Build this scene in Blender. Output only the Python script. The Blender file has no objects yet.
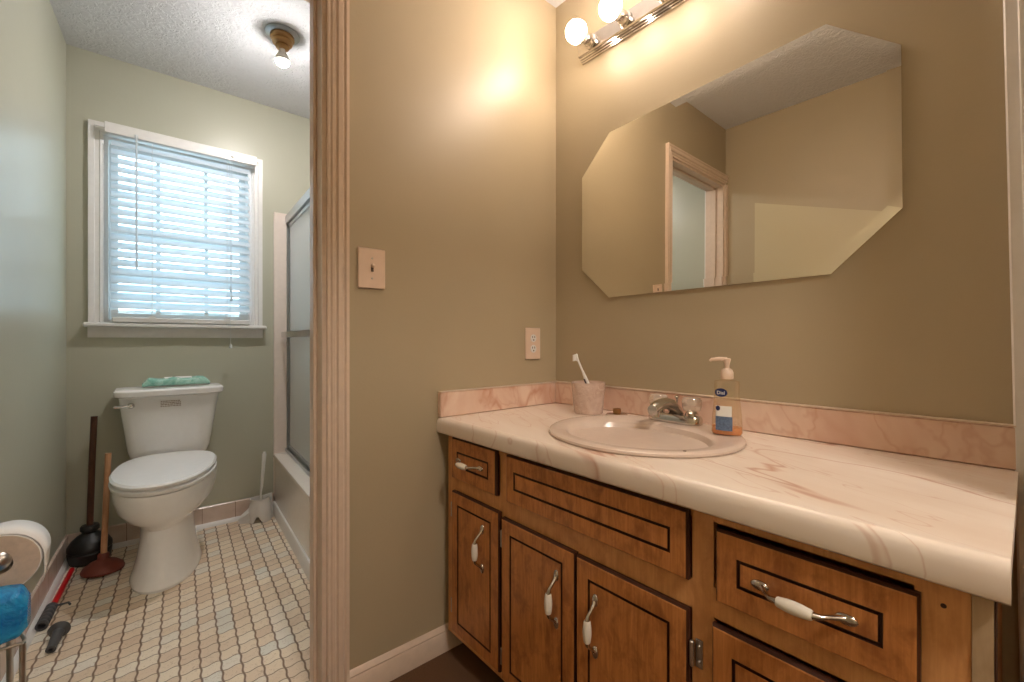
import bpy, bmesh, math, random
from mathutils import Vector, Matrix
random.seed(7)
sc = bpy.context.scene
C = sc.collection
pi = math.pi

# ------------------------------------------------------------------ camera
CAMZ = 1.045
YAW = math.atan2(193600/374, 440)
cd = bpy.data.cameras.new('camera'); cd.sensor_width = 36; cd.lens = 36*440/1024
cd.clip_start = 0.02
cam = bpy.data.objects.new('camera', cd); C.objects.link(cam)
cam.location = (0, 0, CAMZ); cam.rotation_euler = (pi/2, 0, YAW - pi/2)
sc.camera = cam
# ------------------------------------------------------------------ view / render look
sc.view_settings.view_transform = 'Standard'
sc.view_settings.look = 'None'
sc.view_settings.gamma = 1
sc.view_settings.use_curve_mapping = False
sc.view_settings.exposure = 1.25
sc.cycles.use_denoising = True
sc.cycles.max_bounces = 12
sc.cycles.diffuse_bounces = 8
sc.cycles.sample_clamp_indirect = 6

def S(r, g, b):
    f = lambda c: (c/255/12.92) if c/255 <= .04045 else ((c/255+.055)/1.055)**2.4
    return (f(r), f(g), f(b), 1)

# ------------------------------------------------------------------ world: bright sky with tree foliage low on the horizon
w = bpy.data.worlds.new('sky'); sc.world = w; w.use_nodes = True
nt = w.node_tree; nt.nodes.clear()
out = nt.nodes.new('ShaderNodeOutputWorld'); bg = nt.nodes.new('ShaderNodeBackground')
tc = nt.nodes.new('ShaderNodeTexCoord'); nz = nt.nodes.new('ShaderNodeTexNoise'); cr = nt.nodes.new('ShaderNodeValToRGB')
nz.inputs['Scale'].default_value = 9; nz.inputs['Detail'].default_value = 5
cr.color_ramp.elements[0].position = .40; cr.color_ramp.elements[0].color = (.18, .36, .44, 1)
cr.color_ramp.elements[1].position = .60; cr.color_ramp.elements[1].color = (.66, .87, 1.0, 1)
nt.links.new(tc.outputs['Generated'], nz.inputs['Vector']); nt.links.new(nz.outputs['Fac'], cr.inputs['Fac'])
nt.links.new(cr.outputs['Color'], bg.inputs['Color']); nt.links.new(bg.outputs[0], out.inputs[0])
SKY = 3.3
bg.inputs['Strength'].default_value = SKY
BULB = 39.0      # vanity globes
TBULB = 520.0     # bare bulb in the toilet room
HALL_FILL = 68.0      # added fill lamp in the unseen hallway

# ------------------------------------------------------------------ materials
class NT:
    def __init__(s, name):
        s.m = bpy.data.materials.new(name); s.m.use_nodes = True
        s.t = s.m.node_tree; s.b = s.t.nodes['Principled BSDF']
    def n(s, typ, **kw):
        x = s.t.nodes.new('ShaderNode'+typ)
        for k, v in kw.items():
            if k.startswith('_'): setattr(x, k[1:], v)
            else: x.inputs[k].default_value = v
        return x
    def l(s, a, b): s.t.links.new(a, b)
    def pos(s, kind='world', scale=None, rot=None):
        o = s.n('NewGeometry').outputs['Position'] if kind == 'world' else s.n('TexCoord').outputs['Object']
        if scale or rot:
            mp = s.n('Mapping'); s.l(o, mp.inputs['Vector'])
            if scale: mp.inputs['Scale'].default_value = scale
            if rot: mp.inputs['Rotation'].default_value = rot
            o = mp.outputs[0]
        return o
    def noise(s, vec, scale, detail=3, rough=.5, dist=0):
        x = s.n('TexNoise', Scale=scale, Detail=detail, Roughness=rough, Distortion=dist); s.l(vec, x.inputs['Vector']); return x.outputs['Fac']
    def ramp(s, fac, stops):
        r = s.n('ValToRGB'); e = r.color_ramp.elements
        while len(e) < len(stops): e.new(.5)
        for i, (p, c) in enumerate(stops): e[i].position = p; e[i].color = c
        s.l(fac, r.inputs['Fac']); return r.outputs['Color']
    def math(s, op, a, b=0., c=0.):
        x = s.n('Math', _operation=op)
        for i, v in enumerate((a, b, c)):
            if isinstance(v, (int, float)): x.inputs[i].default_value = v
            else: s.l(v, x.inputs[i])
        return x.outputs[0]
    def mix(s, fac, a, b, mode='MIX'):
        x = s.n('Mix', _data_type='RGBA', _blend_type=mode)
        for sock, v in ((x.inputs['Factor'], fac), (x.inputs['A'], a), (x.inputs['B'], b)):
            pass
        ins = {i.identifier: i for i in x.inputs}
        for k, v in (('Factor_Float', fac), ('A_Color', a), ('B_Color', b)):
            if isinstance(v, (int, float, tuple)): ins[k].default_value = v
            else: s.l(v, ins[k])
        return [o for o in x.outputs if o.identifier == 'Result_Color'][0]
    def col(s, v):
        if isinstance(v, tuple): s.b.inputs['Base Color'].default_value = v
        else: s.l(v, s.b.inputs['Base Color'])
    def bump(s, h, strength=.3, dist=.002):
        x = s.n('Bump', Strength=strength, Distance=dist); s.l(h, x.inputs['Height']); s.l(x.outputs[0], s.b.inputs['Normal'])
    def set(s, **kw):
        for k, v in kw.items(): s.b.inputs[k.replace('_', ' ')].default_value = v
        return s

def simple(name, c, rough=.5, metal=0, var=.06, scale=40, **kw):
    m = NT(name); p = m.pos('obj'); f = m.noise(p, scale)
    d = tuple(x*(1-var*1.5) for x in c[:3])+(1,); e = tuple(min(1, x*(1+var)) for x in c[:3])+(1,)
    m.col(m.ramp(f, [(.3, d), (.7, e)])); m.set(Roughness=rough, Metallic=metal)
    for k, v in kw.items(): m.b.inputs[k.replace('_', ' ')].default_value = v
    return m.m

def paint(name, c, rough, patch=False):
    m = NT(name); p = m.pos('world')
    f = m.noise(p, 1.7, 3); d = tuple(x*.93 for x in c[:3])+(1,)
    colr = m.ramp(f, [(.3, d), (.7, c)])
    if patch:     # patch of light painted into the wall colour, its top edge out of level
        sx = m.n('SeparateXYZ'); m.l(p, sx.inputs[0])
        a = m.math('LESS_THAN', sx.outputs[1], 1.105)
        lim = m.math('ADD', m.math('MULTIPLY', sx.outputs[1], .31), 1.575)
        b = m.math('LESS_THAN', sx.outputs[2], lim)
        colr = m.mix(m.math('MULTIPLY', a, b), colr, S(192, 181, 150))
    m.col(colr); m.set(Roughness=rough)
    h = m.noise(p, 55, 3, .6); m.bump(h, .16, .002)
    return m.m

M = {}
FZ = .025      # the toilet room's floor lies a little higher than the carpet
M['wall'] = paint('olive_wall_paint', S(175, 161, 134), .42)
M['wallp'] = paint('olive_wall_paint_lit_patch', S(175, 161, 134), .45, True)
M['wall2'] = paint('sage_wall_paint', S(185, 185, 168), .34)
def ceiling_mat():
    m = NT('textured_ceiling'); p = m.pos('world')
    m.col(S(216, 218, 222)); m.set(Roughness=.8)
    a = m.noise(p, 30, 4, .6, 1.2); b = m.ramp(a, [(.45, (0, 0, 0, 1)), (.56, (1, 1, 1, 1))])
    m.bump(b, .55, .006); return m.m
M['ceil'] = ceiling_mat()
M['trim'] = simple('cream_trim_paint', S(214, 194, 176), .32, var=.03)
M['trimw'] = simple('white_trim_paint', S(226, 224, 222), .35, var=.02)
M['white'] = simple('white_vitreous_china', S(242, 241, 240), .12, var=.01)
M['seat'] = simple('white_seat_plastic', S(238, 238, 238), .22, var=.01)
M['chrome'] = simple('chrome', S(205, 200, 195), .14, 1, var=.03)
M['steel'] = simple('brushed_steel', S(196, 192, 186), .3, 1, var=.05)
M['alu'] = simple('satin_aluminium', S(176, 182, 186), .28, 1, var=.03)
M['dark'] = simple('dark_recess', S(34, 24, 16), .8)
M['black'] = simple('black_rubber', S(26, 25, 24), .42)
M['redrub'] = simple('brick_red_rubber', S(112, 50, 36), .5)
M['grey'] = simple('grey_plastic', S(74, 74, 76), .5)
M['red'] = simple('red_painted_metal', S(196, 14, 22), .35, var=.03)
M['ceramic'] = simple('white_ceramic', S(228, 222, 210), .15, var=.01)
M['cream'] = simple('cream_plastic', S(222, 198, 178), .35, var=.02)
M['creamd'] = simple('brown_slots', S(70, 48, 36), .6)
M['brass'] = simple('aged_brass', S(178, 140, 96), .28, 1)
M['sink'] = simple('almond_sink', S(208, 190, 177), .22, var=.02)
M['surround'] = simple('white_tub_acrylic', S(230, 216, 206), .3, var=.02)
M['tub'] = simple('white_tub_enamel', S(234, 226, 216), .18, var=.02)
M['paper'] = simple('tissue_paper', S(236, 234, 232), .9, var=.02)
M['paperside'] = simple('tissue_roll_end', S(206, 188, 170), .95, var=.06, scale=90)
M['bluefilm'] = None
M['label'] = simple('white_label', S(232, 232, 228), .5, var=.02)
M['navy'] = simple('navy_print', S(24, 40, 96), .4)
M['print'] = simple('grey_blue_print', S(96, 118, 150), .4, var=.2, scale=200)
M['brownprint'] = simple('brown_print', S(150, 128, 112), .7)
M['teal'] = None

def emis(name, c, s):
    m = bpy.data.materials.new(name); m.use_nodes = True; t = m.node_tree; t.nodes.clear()
    o = t.nodes.new('ShaderNodeOutputMaterial'); e = t.nodes.new('ShaderNodeEmission')
    e.inputs[0].default_value = c; e.inputs[1].default_value = s; t.links.new(e.outputs[0], o.inputs[0]); return m
M['bulb'] = emis('warm_globe_glow', (1, .80, .64, 1), BULB)
M['tbulb'] = emis('bare_bulb_glow', (1, .94, .90, 1), TBULB)
M['hall_fill'] = emis('hall_fill_glow', (1, .90, .80, 1), HALL_FILL)

def wood(name, c1, c2, blotch, grain=(22, 22, 1.4), edge=None):
    m = NT(name); p = m.pos('obj', scale=grain)
    g = m.noise(p, 6, 6, .62, .6)
    base = m.ramp(g, [(.28, c1), (.72, c2)])
    q = m.pos('obj', scale=(1, 1, .6)); bl = m.noise(q, 22, 4, .65, .4)
    bf = m.ramp(bl, [(.46, (0, 0, 0, 1)), (.64, (.6, .6, .6, 1))])
    m.col(m.mix(bf, base, blotch)); m.set(Roughness=.34)
    m.bump(g, .12, .001); return m.m
M['wood'] = wood('stained_maple', S(166, 104, 52), S(204, 138, 78), S(122, 66, 30))
M['woodf'] = wood('lighter_maple_frame', S(200, 142, 88), S(220, 164, 108), S(182, 124, 72))
M['woodg'] = wood('greyed_filler_wood', S(170, 146, 116), S(190, 166, 136), S(158, 134, 104), (8, 8, .8))
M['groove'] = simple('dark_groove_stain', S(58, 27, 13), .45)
M['hdark'] = wood('dark_broom_wood', S(70, 40, 26), S(96, 56, 36), S(56, 30, 20))
M['hlight'] = wood('light_dowel_wood', S(184, 134, 96), S(204, 158, 120), S(170, 120, 84))

def marble(name, base, base2, vein, scale, rot, veinw=.03, strength=1.):
    m = NT(name); p = m.pos('world', scale=scale, rot=None)
    mp = m.n('Mapping'); mp.inputs['Rotation'].default_value = rot; m.l(m.n('NewGeometry').outputs['Position'], mp.inputs['Vector'])
    mp2 = m.n('Mapping'); mp2.inputs['Scale'].default_value = scale; m.l(mp.outputs[0], mp2.inputs['Vector']); p = mp2.outputs[0]
    f = m.noise(p, 2.2, 4, .6, .5)
    c = m.ramp(f, [(.32, base), (.66, base2)])
    def vein_mask(sc_, off, wd, d):
        v = m.noise(p, sc_, 3, .5, d)
        a = m.math('ABSOLUTE', m.math('SUBTRACT', v, off))
        return m.ramp(a, [(0, (1, 1, 1, 1)), (wd*.3, (.75, .75, .75, 1)), (wd, (0, 0, 0, 1))])
    big = m.noise(p, .9, 2); gate = m.ramp(big, [(.42, (0, 0, 0, 1)), (.6, (1, 1, 1, 1))])
    v1 = m.math('MULTIPLY', vein_mask(1.5, .5, veinw, .35), gate)
    v1 = m.math('MULTIPLY', v1, .7*strength)
    v2 = m.math('MULTIPLY', vein_mask(3.1, .46, veinw*.6, .3), .32*strength)
    c = m.mix(v1, c, vein); c = m.mix(v2, c, vein)
    m.col(c); m.set(Roughness=.3); return m.m
M['marble'] = marble('cream_marble_laminate', S(222, 204, 188), S(234, 222, 210), S(184, 128, 100), (3.6, .7, .8), (0, 0, math.radians(20)), .014, 1.15)
M['marblep'] = marble('pink_marble_laminate', S(214, 180, 160), S(228, 204, 186), S(186, 122, 90), (3.4, 3.4, 2.0), (math.radians(25), 0, 0), .05, .9)

def floor_tile():
    m = NT('wavy_tile_vinyl')
    mp = m.n('Mapping'); mp.inputs['Rotation'].default_value = (0, 0, -math.radians(-3.3)); m.l(m.n('NewGeometry').outputs['Position'], mp.inputs['Vector'])
    sx = m.n('SeparateXYZ'); m.l(mp.outputs[0], sx.inputs[0]); X, Y = sx.outputs[0], sx.outputs[1]
    T = .0525
    u = m.math('DIVIDE', X, T); v = m.math('DIVIDE', Y, T)
    # ogee edges: each grout line waves once per tile
    u2 = m.math('ADD', u, m.math('MULTIPLY', m.math('SINE', m.math('MULTIPLY', v, 2*pi)), .032))
    v2 = m.math('ADD', v, m.math('MULTIPLY', m.math('SINE', m.math('MULTIPLY', u, 2*pi)), .075))
    fu = m.math('ABSOLUTE', m.math('SUBTRACT', m.math('FRACT', u2), .5)); fv = m.math('ABSOLUTE', m.math('SUBTRACT', m.math('FRACT', v2), .5))
    gu = m.ramp(fu, [(.425, (0, 0, 0, 1)), (.465, (1, 1, 1, 1))]); gv = m.ramp(fv, [(.445, (0, 0, 0, 1)), (.485, (.95, .95, .95, 1))])
    g = m.math('MAXIMUM', gu, gv)
    cell = m.n('CombineXYZ'); m.l(m.math('FLOOR', u2), cell.inputs[0]); m.l(m.math('FLOOR', v2), cell.inputs[1])
    wn = m.n('TexWhiteNoise', _noise_dimensions='3D'); m.l(cell.outputs[0], wn.inputs[0])
    tcol = m.ramp(wn.outputs['Value'], [(0, S(226, 204, 180)), (.35, S(236, 218, 194)), (.7, S(244, 230, 208)), (.9, S(240, 232, 218)), (1, S(228, 228, 218))])
    n1 = m.noise(m.pos('world'), 95, 4, .7, 1.5)
    mk = m.ramp(n1, [(.55, (0, 0, 0, 1)), (.66, (.4, .4, .4, 1))])
    tcol = m.mix(mk, tcol, S(150, 116, 78))
    n2 = m.noise(m.pos('world'), 3, 3); sh = m.ramp(n2, [(.35, (0, 0, 0, 1)), (.7, (.22, .22, .22, 1))])
    tcol = m.mix(sh, tcol, S(176, 142, 104))
    m.col(m.mix(m.math('MULTIPLY', g, .86), tcol, S(104, 72, 42))); m.set(Roughness=.42)
    m.bump(m.math('SUBTRACT', 1., g), .3, .0015); return m.m
M['tile'] = floor_tile()
def base_tile():
    m = NT('pink_wall_base_tile'); sx = m.n('SeparateXYZ'); m.l(m.n('NewGeometry').outputs['Position'], sx.inputs[0])
    s = m.math('ADD', sx.outputs[0], sx.outputs[1])
    f = m.math('FRACT', m.math('ADD', m.math('DIVIDE', s, .155), .42)); l = m.math('GREATER_THAN', f, .985)
    n = m.noise(m.pos('world'), 14); c = m.ramp(n, [(.3, S(204, 182, 168)), (.7, S(218, 200, 188))])
    m.col(m.mix(l, c, S(140, 112, 94))); m.set(Roughness=.25); return m.m
M['basetile'] = base_tile()
M['carpet'] = simple('brown_carpet', S(100, 70, 46), .95, var=.3, scale=400)

def mirror_mat():
    m = NT('mirror_glass'); m.col(S(246, 244, 236)); m.set(Roughness=.0, Metallic=1.); return m.m
M['mirror'] = mirror_mat()
def glassy(name, tint, rough_gloss, gl, diffuse=0):
    m = bpy.data.materials.new(name); m.use_nodes = True; t = m.node_tree; t.nodes.clear(); N = t.nodes.new; L = t.links.new
    o = N('ShaderNodeOutputMaterial'); tr = N('ShaderNodeBsdfTransparent'); tr.inputs[0].default_value = tint
    g = N('ShaderNodeBsdfGlossy'); g.inputs['Roughness'].default_value = rough_gloss
    mx = N('ShaderNodeMixShader'); mx.inputs[0].default_value = gl; L(tr.outputs[0], mx.inputs[1]); L(g.outputs[0], mx.inputs[2]); last = mx
    if diffuse:
        d = N('ShaderNodeBsdfDiffuse'); d.inputs[0].default_value = tint; m2 = N('ShaderNodeMixShader'); m2.inputs[0].default_value = diffuse
        L(last.outputs[0], m2.inputs[1]); L(d.outputs[0], m2.inputs[2]); last = m2
    L(last.outputs[0], o.inputs[0]); return m
M['pane'] = glassy('window_glass', (1, 1, 1, 1), .02, .06)
M['acrylic'] = glassy('clear_acrylic', (.93, .88, .82, 1), .10, .32, .22)
M['bottle'] = glassy('clear_bottle_plastic', (.97, .91, .80, 1), .1, .14, .06)
M['soap'] = simple('amber_soap', S(214, 132, 40), .2, var=.02)
def frosted():
    m = NT('frosted_shower_glass'); m.col(S(206, 210, 208)); m.set(Roughness=.22)
    m.b.inputs['Transmission Weight'].default_value = .12
    m.bump(m.noise(m.pos('world'), 260, 2), .25, .001); return m.m
M['frost'] = frosted()
def slat_mat():
    m = bpy.data.materials.new('white_blind_slat'); m.use_nodes = True; t = m.node_tree; t.nodes.clear(); N = t.nodes.new; L = t.links.new
    o = N('ShaderNodeOutputMaterial'); d = N('ShaderNodeBsdfPrincipled'); d.inputs['Base Color'].default_value = S(226, 228, 230); d.inputs['Roughness'].default_value = .4
    tl = N('ShaderNodeBsdfTranslucent'); tl.inputs[0].default_value = S(226, 232, 236); mx = N('ShaderNodeMixShader'); mx.inputs[0].default_value = .5
    L(d.outputs[0], mx.inputs[1]); L(tl.outputs[0], mx.inputs[2]); L(mx.outputs[0], o.inputs[0]); return m
M['slat'] = slat_mat()
def film(name, c1, c2, white, thr):
    m = NT(name); p = m.pos('obj'); f = m.noise(p, 28, 3, .6, 1)
    c = m.ramp(f, [(.35, c1), (.6, c2)]); h = m.noise(p, 18, 3, .5, 2); wm = m.ramp(h, [(thr, (0, 0, 0, 1)), (thr+.05, (.9, .9, .9, 1))])
    m.col(m.mix(wm, c, white)); m.set(Roughness=.18); m.bump(m.noise(p, 45, 3, .6, 1.5), .7, .006); return m.m
M['bluefilm'] = film('blue_plastic_wrap', S(6, 112, 190), S(40, 160, 220), S(210, 232, 244), .68)
M['teal'] = film('teal_plastic_wrap', S(126, 190, 174), S(178, 222, 208), S(224, 238, 232), .62)
M['cupm'] = film('pale_pink_cup', S(206, 180, 166), S(216, 194, 182), S(222, 202, 190), .6)

# ------------------------------------------------------------------ mesh builder
class MB:
    def __init__(s): s.bm = bmesh.new(); s.mats = []; s.mi = 0
    def mat(s, m):
        if m not in s.mats: s.mats.append(m)
        s.mi = s.mats.index(m); return s
    def face(s, vs):
        try: f = s.bm.faces.new(vs); f.material_index = s.mi; return f
        except ValueError: return None
    def loft(s, rings, cap0=True, cap1=True, closed=True, mats=None):
        R = [[s.bm.verts.new(p) for p in r] for r in rings]; n = len(R[0])
        for k in range(len(R)-1):
            if mats: s.mi = s.mats.index(mats[k])
            for i in range(n if closed else n-1):
                j = (i+1) % n; s.face([R[k][i], R[k][j], R[k+1][j], R[k+1][i]])
        if cap0: s.face(R[0][::-1])
        if mats: s.mi = s.mats.index(mats[-1])
        if cap1: s.face(R[-1])
        return s
    def box(s, a, b, rot=None, bev=0):
        x0, y0, z0 = a; x1, y1, z1 = b
        if bev:
            e = bev
            rg = lambda z, i: [Vector(p) for p in ((x0+i+e, y0+i, z), (x1-i-e, y0+i, z), (x1-i, y0+i+e, z), (x1-i, y1-i-e, z), (x1-i-e, y1-i, z), (x0+i+e, y1-i, z), (x0+i, y1-i-e, z), (x0+i, y0+i+e, z))]
            rings = [rg(z0, e), rg(z0+e, 0), rg(z1-e, 0), rg(z1, e)]
        else:
            rings = [[Vector(p) for p in ((x0, y0, z), (x1, y0, z), (x1, y1, z), (x0, y1, z))] for z in (z0, z1)]
        if rot:
            rings = [[rot @ p for p in r] for r in rings]
        return s.loft(rings)
    def lathe(s, prof, o=(0, 0, 0), ax=(0, 0, 1), n=28, cap0=True, cap1=True, sy=1., mats=None):
        o = Vector(o); q = Vector((0, 0, 1)).rotation_difference(Vector(ax).normalized())
        rings = [[o + q @ Vector((r*math.cos(2*pi*i/n), r*sy*math.sin(2*pi*i/n), z)) for i in range(n)] for r, z in prof]
        return s.loft(rings, cap0, cap1, mats=mats)
    def tube(s, pts, r, n=10, rs=None):
        pts = [Vector(p) for p in pts]; rings = []; up = None
        for i, p in enumerate(pts):
            d = (pts[min(i+1, len(pts)-1)] - pts[max(i-1, 0)]).normalized()
            if up is None:
                up = d.orthogonal().normalized()
            up = (up - d*up.dot(d)).normalized(); sd = d.cross(up); rr = rs[i] if rs else r
            rings.append([p + rr*(math.cos(2*pi*k/n)*up + math.sin(2*pi*k/n)*sd) for k in range(n)])
        return s.loft(rings)
    def ball(s, c, r, n=20, m=12, sx=1, sy=1, sz=1):
        c = Vector(c); rings = []
        for j in range(1, m):
            t = pi*j/m; rings.append([c + Vector((sx*r*math.sin(t)*math.cos(2*pi*i/n), sy*r*math.sin(t)*math.sin(2*pi*i/n), -sz*r*math.cos(t))) for i in range(n)])
        s.loft(rings, False, False)
        return s._cap(rings, c + Vector((0, 0, -sz*r)), c + Vector((0, 0, sz*r)))
    def _cap(s, rings, a, b):
        vs = list(s.bm.verts); n = len(rings[0]); k = len(rings)*n
        first = vs[-k:-k+n] if k > n else vs[-k:]; last = vs[-n:]
        va = s.bm.verts.new(a); vb = s.bm.verts.new(b)
        for i in range(n):
            j = (i+1) % n; s.face([va, first[j], first[i]]); s.face([vb, last[i], last[j]])
        return s
    def prism(s, poly, f0, f1):      # poly of 2-D points, f0/f1 map to 3-D
        return s.loft([[f0(*p) for p in poly], [f1(*p) for p in poly]])
    def build(s, name, m, parent=None, loc=None, ang=38, **props):
        """verts are in world space; the object's origin goes to its parent's origin (or loc)"""
        bmesh.ops.recalc_face_normals(s.bm, faces=s.bm.faces)
        me = bpy.data.meshes.new(name)
        o = bpy.data.objects.new(name, me)
        base = WP.get(parent, Vector((0, 0, 0))) if parent else Vector(loc if loc else (0, 0, 0))
        for v in s.bm.verts: v.co -= base
        s.bm.to_mesh(me); s.bm.free()
        for p in me.polygons: p.use_smooth = True
        me.set_sharp_from_angle(angle=math.radians(ang))
        ml = s.mats if s.mats else [M[m] if isinstance(m, str) else m]
        for x in ml: me.materials.append(M[x] if isinstance(x, str) else x)
        C.objects.link(o)
        if parent: o.parent = parent; WP[o] = WP[parent]
        else: o.location = base; WP[o] = base
        for k, v in props.items(): o[k] = v
        return o
WP = {}
def thing(name, label, cat, loc=(0, 0, 0), group=None):
    o = bpy.data.objects.new(name, None); C.objects.link(o); o.location = loc; o.empty_display_size = .05
    o['label'] = label; o['category'] = cat
    if group: o['group'] = group
    WP[o] = Vector(loc); return o
def struct(name, mb, m, parent=None, **kw): return mb.build(name, m, parent, kind='structure', **kw) if not parent else mb.build(name, m, parent, **kw)
def text_part(name, txt, size, mat, parent, M4, ext=.0003):
    cu = bpy.data.curves.new(name, 'FONT'); cu.body = txt; cu.size = size; cu.extrude = ext; cu.align_x = 'CENTER'; cu.align_y = 'CENTER'
    cu.space_line = 1.0
    t = bpy.data.objects.new(name, cu); C.objects.link(t); dg = bpy.context.evaluated_depsgraph_get(); dg.update()
    me = bpy.data.meshes.new_from_object(t.evaluated_get(dg)); bpy.data.objects.remove(t)
    me.transform(M4); me.transform(Matrix.Translation(-WP[parent])); me.materials.clear(); me.materials.append(mat)
    o = bpy.data.objects.new(name, me); C.objects.link(o); o.parent = parent; WP[o] = WP[parent]; return o

H = 2.44
XV = 1.334          # vanity wall face
YP = 1.285; YP2 = 1.40   # partition faces
YF = 2.93           # far wall of toilet room
XO = -.265          # wall opposite the mirror
K = .058            # toilet room side walls run slightly out of square
lx = lambda y: -.257 - K*(YF-y)
tx = lambda y: .62 - K*(YF-y)

# ================================================================== SETTING
struct('floor', MB().box((-.40, -1.6, -.08), (XV+.1, YP2-.06, 0)), 'carpet')
f2 = MB(); f2.box((-.47, YP2-.06, -.08), (1.5, YF+.1, FZ)); struct('floor_toilet_room', f2, 'tile')
struct('ceiling', MB().box((-.5, -1.6, H), (1.6, YF+.12, H+.1)), 'ceil')
struct('wall_vanity', MB().box((XV, -.12, 0), (XV+.12, YP, H)), 'wall')
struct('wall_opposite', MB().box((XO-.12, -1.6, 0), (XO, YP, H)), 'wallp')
# partition with the door opening
OX0, OX1, OZ = -.246, .405, 2.072
p = MB(); p.box((OX1, YP, 0), (XV+.12, YP2, H)); p.box((-.5, YP, 0), (OX0, YP2, H)); p.box((OX0, YP, OZ), (OX1, YP2, H))
struct('wall_partition', p, 'wall')
# entry side (behind the camera): a wide cased opening onto a hallway
p = MB(); p.box((XO, -.24, 0), (-.23, -.12, H)); p.box((.95, -.24, 0), (XV+.12, -.12, H)); p.box((-.23, -.24, 2.06), (.95, -.12, H))
struct('wall_entry', p, 'wall')
struct('wall_hallway_end', MB().box((-.4, -1.6, 0), (1.6, -1.5, H)), 'wall')
struct('wall_hallway_side', MB().box((XV, -1.5, 0), (XV+.12, -.24, H)), 'wall')
# toilet room
p = MB(); p.prism([(lx(YP2-.0)-.12, YP2), (lx(YP2), YP2), (lx(YF), YF), (lx(YF)-.12, YF)], lambda x, y: Vector((x, y, 0)), lambda x, y: Vector((x, y, H)))
struct('wall_left', p, 'wall2')
WX0, WX1, WZ0, WZ1 = -.128, .502, 1.134, 2.052
p = MB(); p.box((-.45, YF, 0), (WX0, YF+.14, H)); p.box((WX1, YF, 0), (1.5, YF+.14, H)); p.box((WX0, YF, 0), (WX1, YF+.14, WZ0)); p.box((WX0, YF, WZ1), (WX1, YF+.14, H))
struct('wall_far', p, 'wall2')
struct('wall_tub_end', MB().box((1.40, YP2, 0), (1.5, YF, H)), 'wall2')

# baseboards
def vbar(mb, prof, p0, p1, nrm):   # profile (offset from wall, z) swept from p0 to p1
    n = Vector(nrm).normalized(); p0 = Vector(p0); p1 = Vector(p1)
    return mb.loft([[q + n*a + Vector((0, 0, z)) for a, z in prof] for q in (p0, p1)])
BP = [(0, 0), (.014, 0), (.014, .058), (.010, .066), (.011, .070), (.006, .080), (0, .084)]
struct('baseboard_partition', vbar(MB(), BP, (.463, YP, 0), (.862, YP, 0), (0, -1, 0)), 'trim')
struct('baseboard_opposite', vbar(MB(), BP, (XO, -.12, 0), (XO, YP-.02, 0), (1, 0, 0)), 'trim')
QR = [(0, 0), (.026, 0), (.024, .010), (.017, .019), (.008, .024), (.008, .104), (0, .106)]
QQ = [(.008, FZ), (.025, FZ), (.023, FZ+.010), (.017, FZ+.018), (.008, FZ+.022)]
TB = [(0, FZ), (.008, FZ), (.008, .132), (.004, .136), (0, .136)]
bt = struct('baseboard_far', vbar(MB(), TB, (-.26, YF, 0), (.617, YF, 0), (0, -1, 0)), 'basetile')
vbar(MB(), QQ, (-.25, YF, 0), (.56, YF, 0), (0, -1, 0)).build('quarter_round', 'trimw', bt)
bl = struct('baseboard_left', vbar(MB(), TB, (lx(YP2), YP2, 0), (lx(YF), YF, 0), (1, K, 0)), 'basetile')
vbar(MB(), QQ, (lx(YP2), YP2, 0), (lx(YF), YF, 0), (1, K, 0)).build('quarter_round', 'trimw', bl)

# door casing and jamb in the partition (trim) : fluted colonial profile
CW = .058
def casing_prof(t=.018):
    # (distance from opening edge outwards, thickness)
    return [(0, 0), (0, t*.55), (.004, t*.62), (.006, t*.5), (.010, t*.5), (.013, t*.72), (.020, t*.80), (.022, t*.62), (.025, t*.62), (.029, t*.95), (.040, t*1.05), (.043, t*.85), (.046, t*.85), (.050, t*1.1), (CW, t*1.1), (CW, 0)]
def casing(x_in, sgn, y, ny, z1, mb):
    pr = casing_prof()
    mb.loft([[Vector((x_in + sgn*a, y + ny*t, z + (a if z else 0))) for a, t in pr] for z in (0, z1)])
def head(x0, x1, y, ny, z, mb):
    pr = casing_prof()
    mb.loft([[Vector((x + (-a if k == 0 else a), y + ny*t, z + a)) for a, t in pr] for k, x in enumerate((x0, x1))])
mb = MB()
casing(OX1, 1, YP, -1, OZ, mb)
head(OX0, OX1, YP, -1, OZ, mb)
tl = [(0, 0), (0, .012), (.014, .018), (.018, .018), (.018, 0)]
mb.loft([[Vector((OX0 - a, YP - t, z)) for a, t in tl] for z in (0, OZ)])
struct('trim_1', mb, 'trim', ang=25)
mb = MB(); casing(OX1, 1, YP2, 1, OZ, mb); head(OX0, OX1, YP2, 1, OZ, mb)
mb.loft([[Vector((OX0 - a, YP2 + t, z)) for a, t in tl] for z in (0, OZ)])
struct('trim_2', mb, 'trimw', ang=25)
mb = MB(); mb.box((OX1-.012, YP, 0), (OX1, YP2, OZ)); mb.box((OX0, YP, 0), (OX0+.012, YP2, OZ)); mb.box((OX0+.012, YP, OZ-.012), (OX1-.012, YP2, OZ))
mb.box((OX1-.022, YP+.045, 0), (OX1-.012, YP+.08, OZ-.012), bev=.002); mb.box((OX0+.012, YP+.045, 0), (OX0+.02, YP+.08, OZ-.012), bev=.002); mb.box((OX0+.022, YP+.045, OZ-.022), (OX1-.022, YP+.08, OZ-.012), bev=.002)
struct('trim_3', mb, 'trim')
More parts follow.
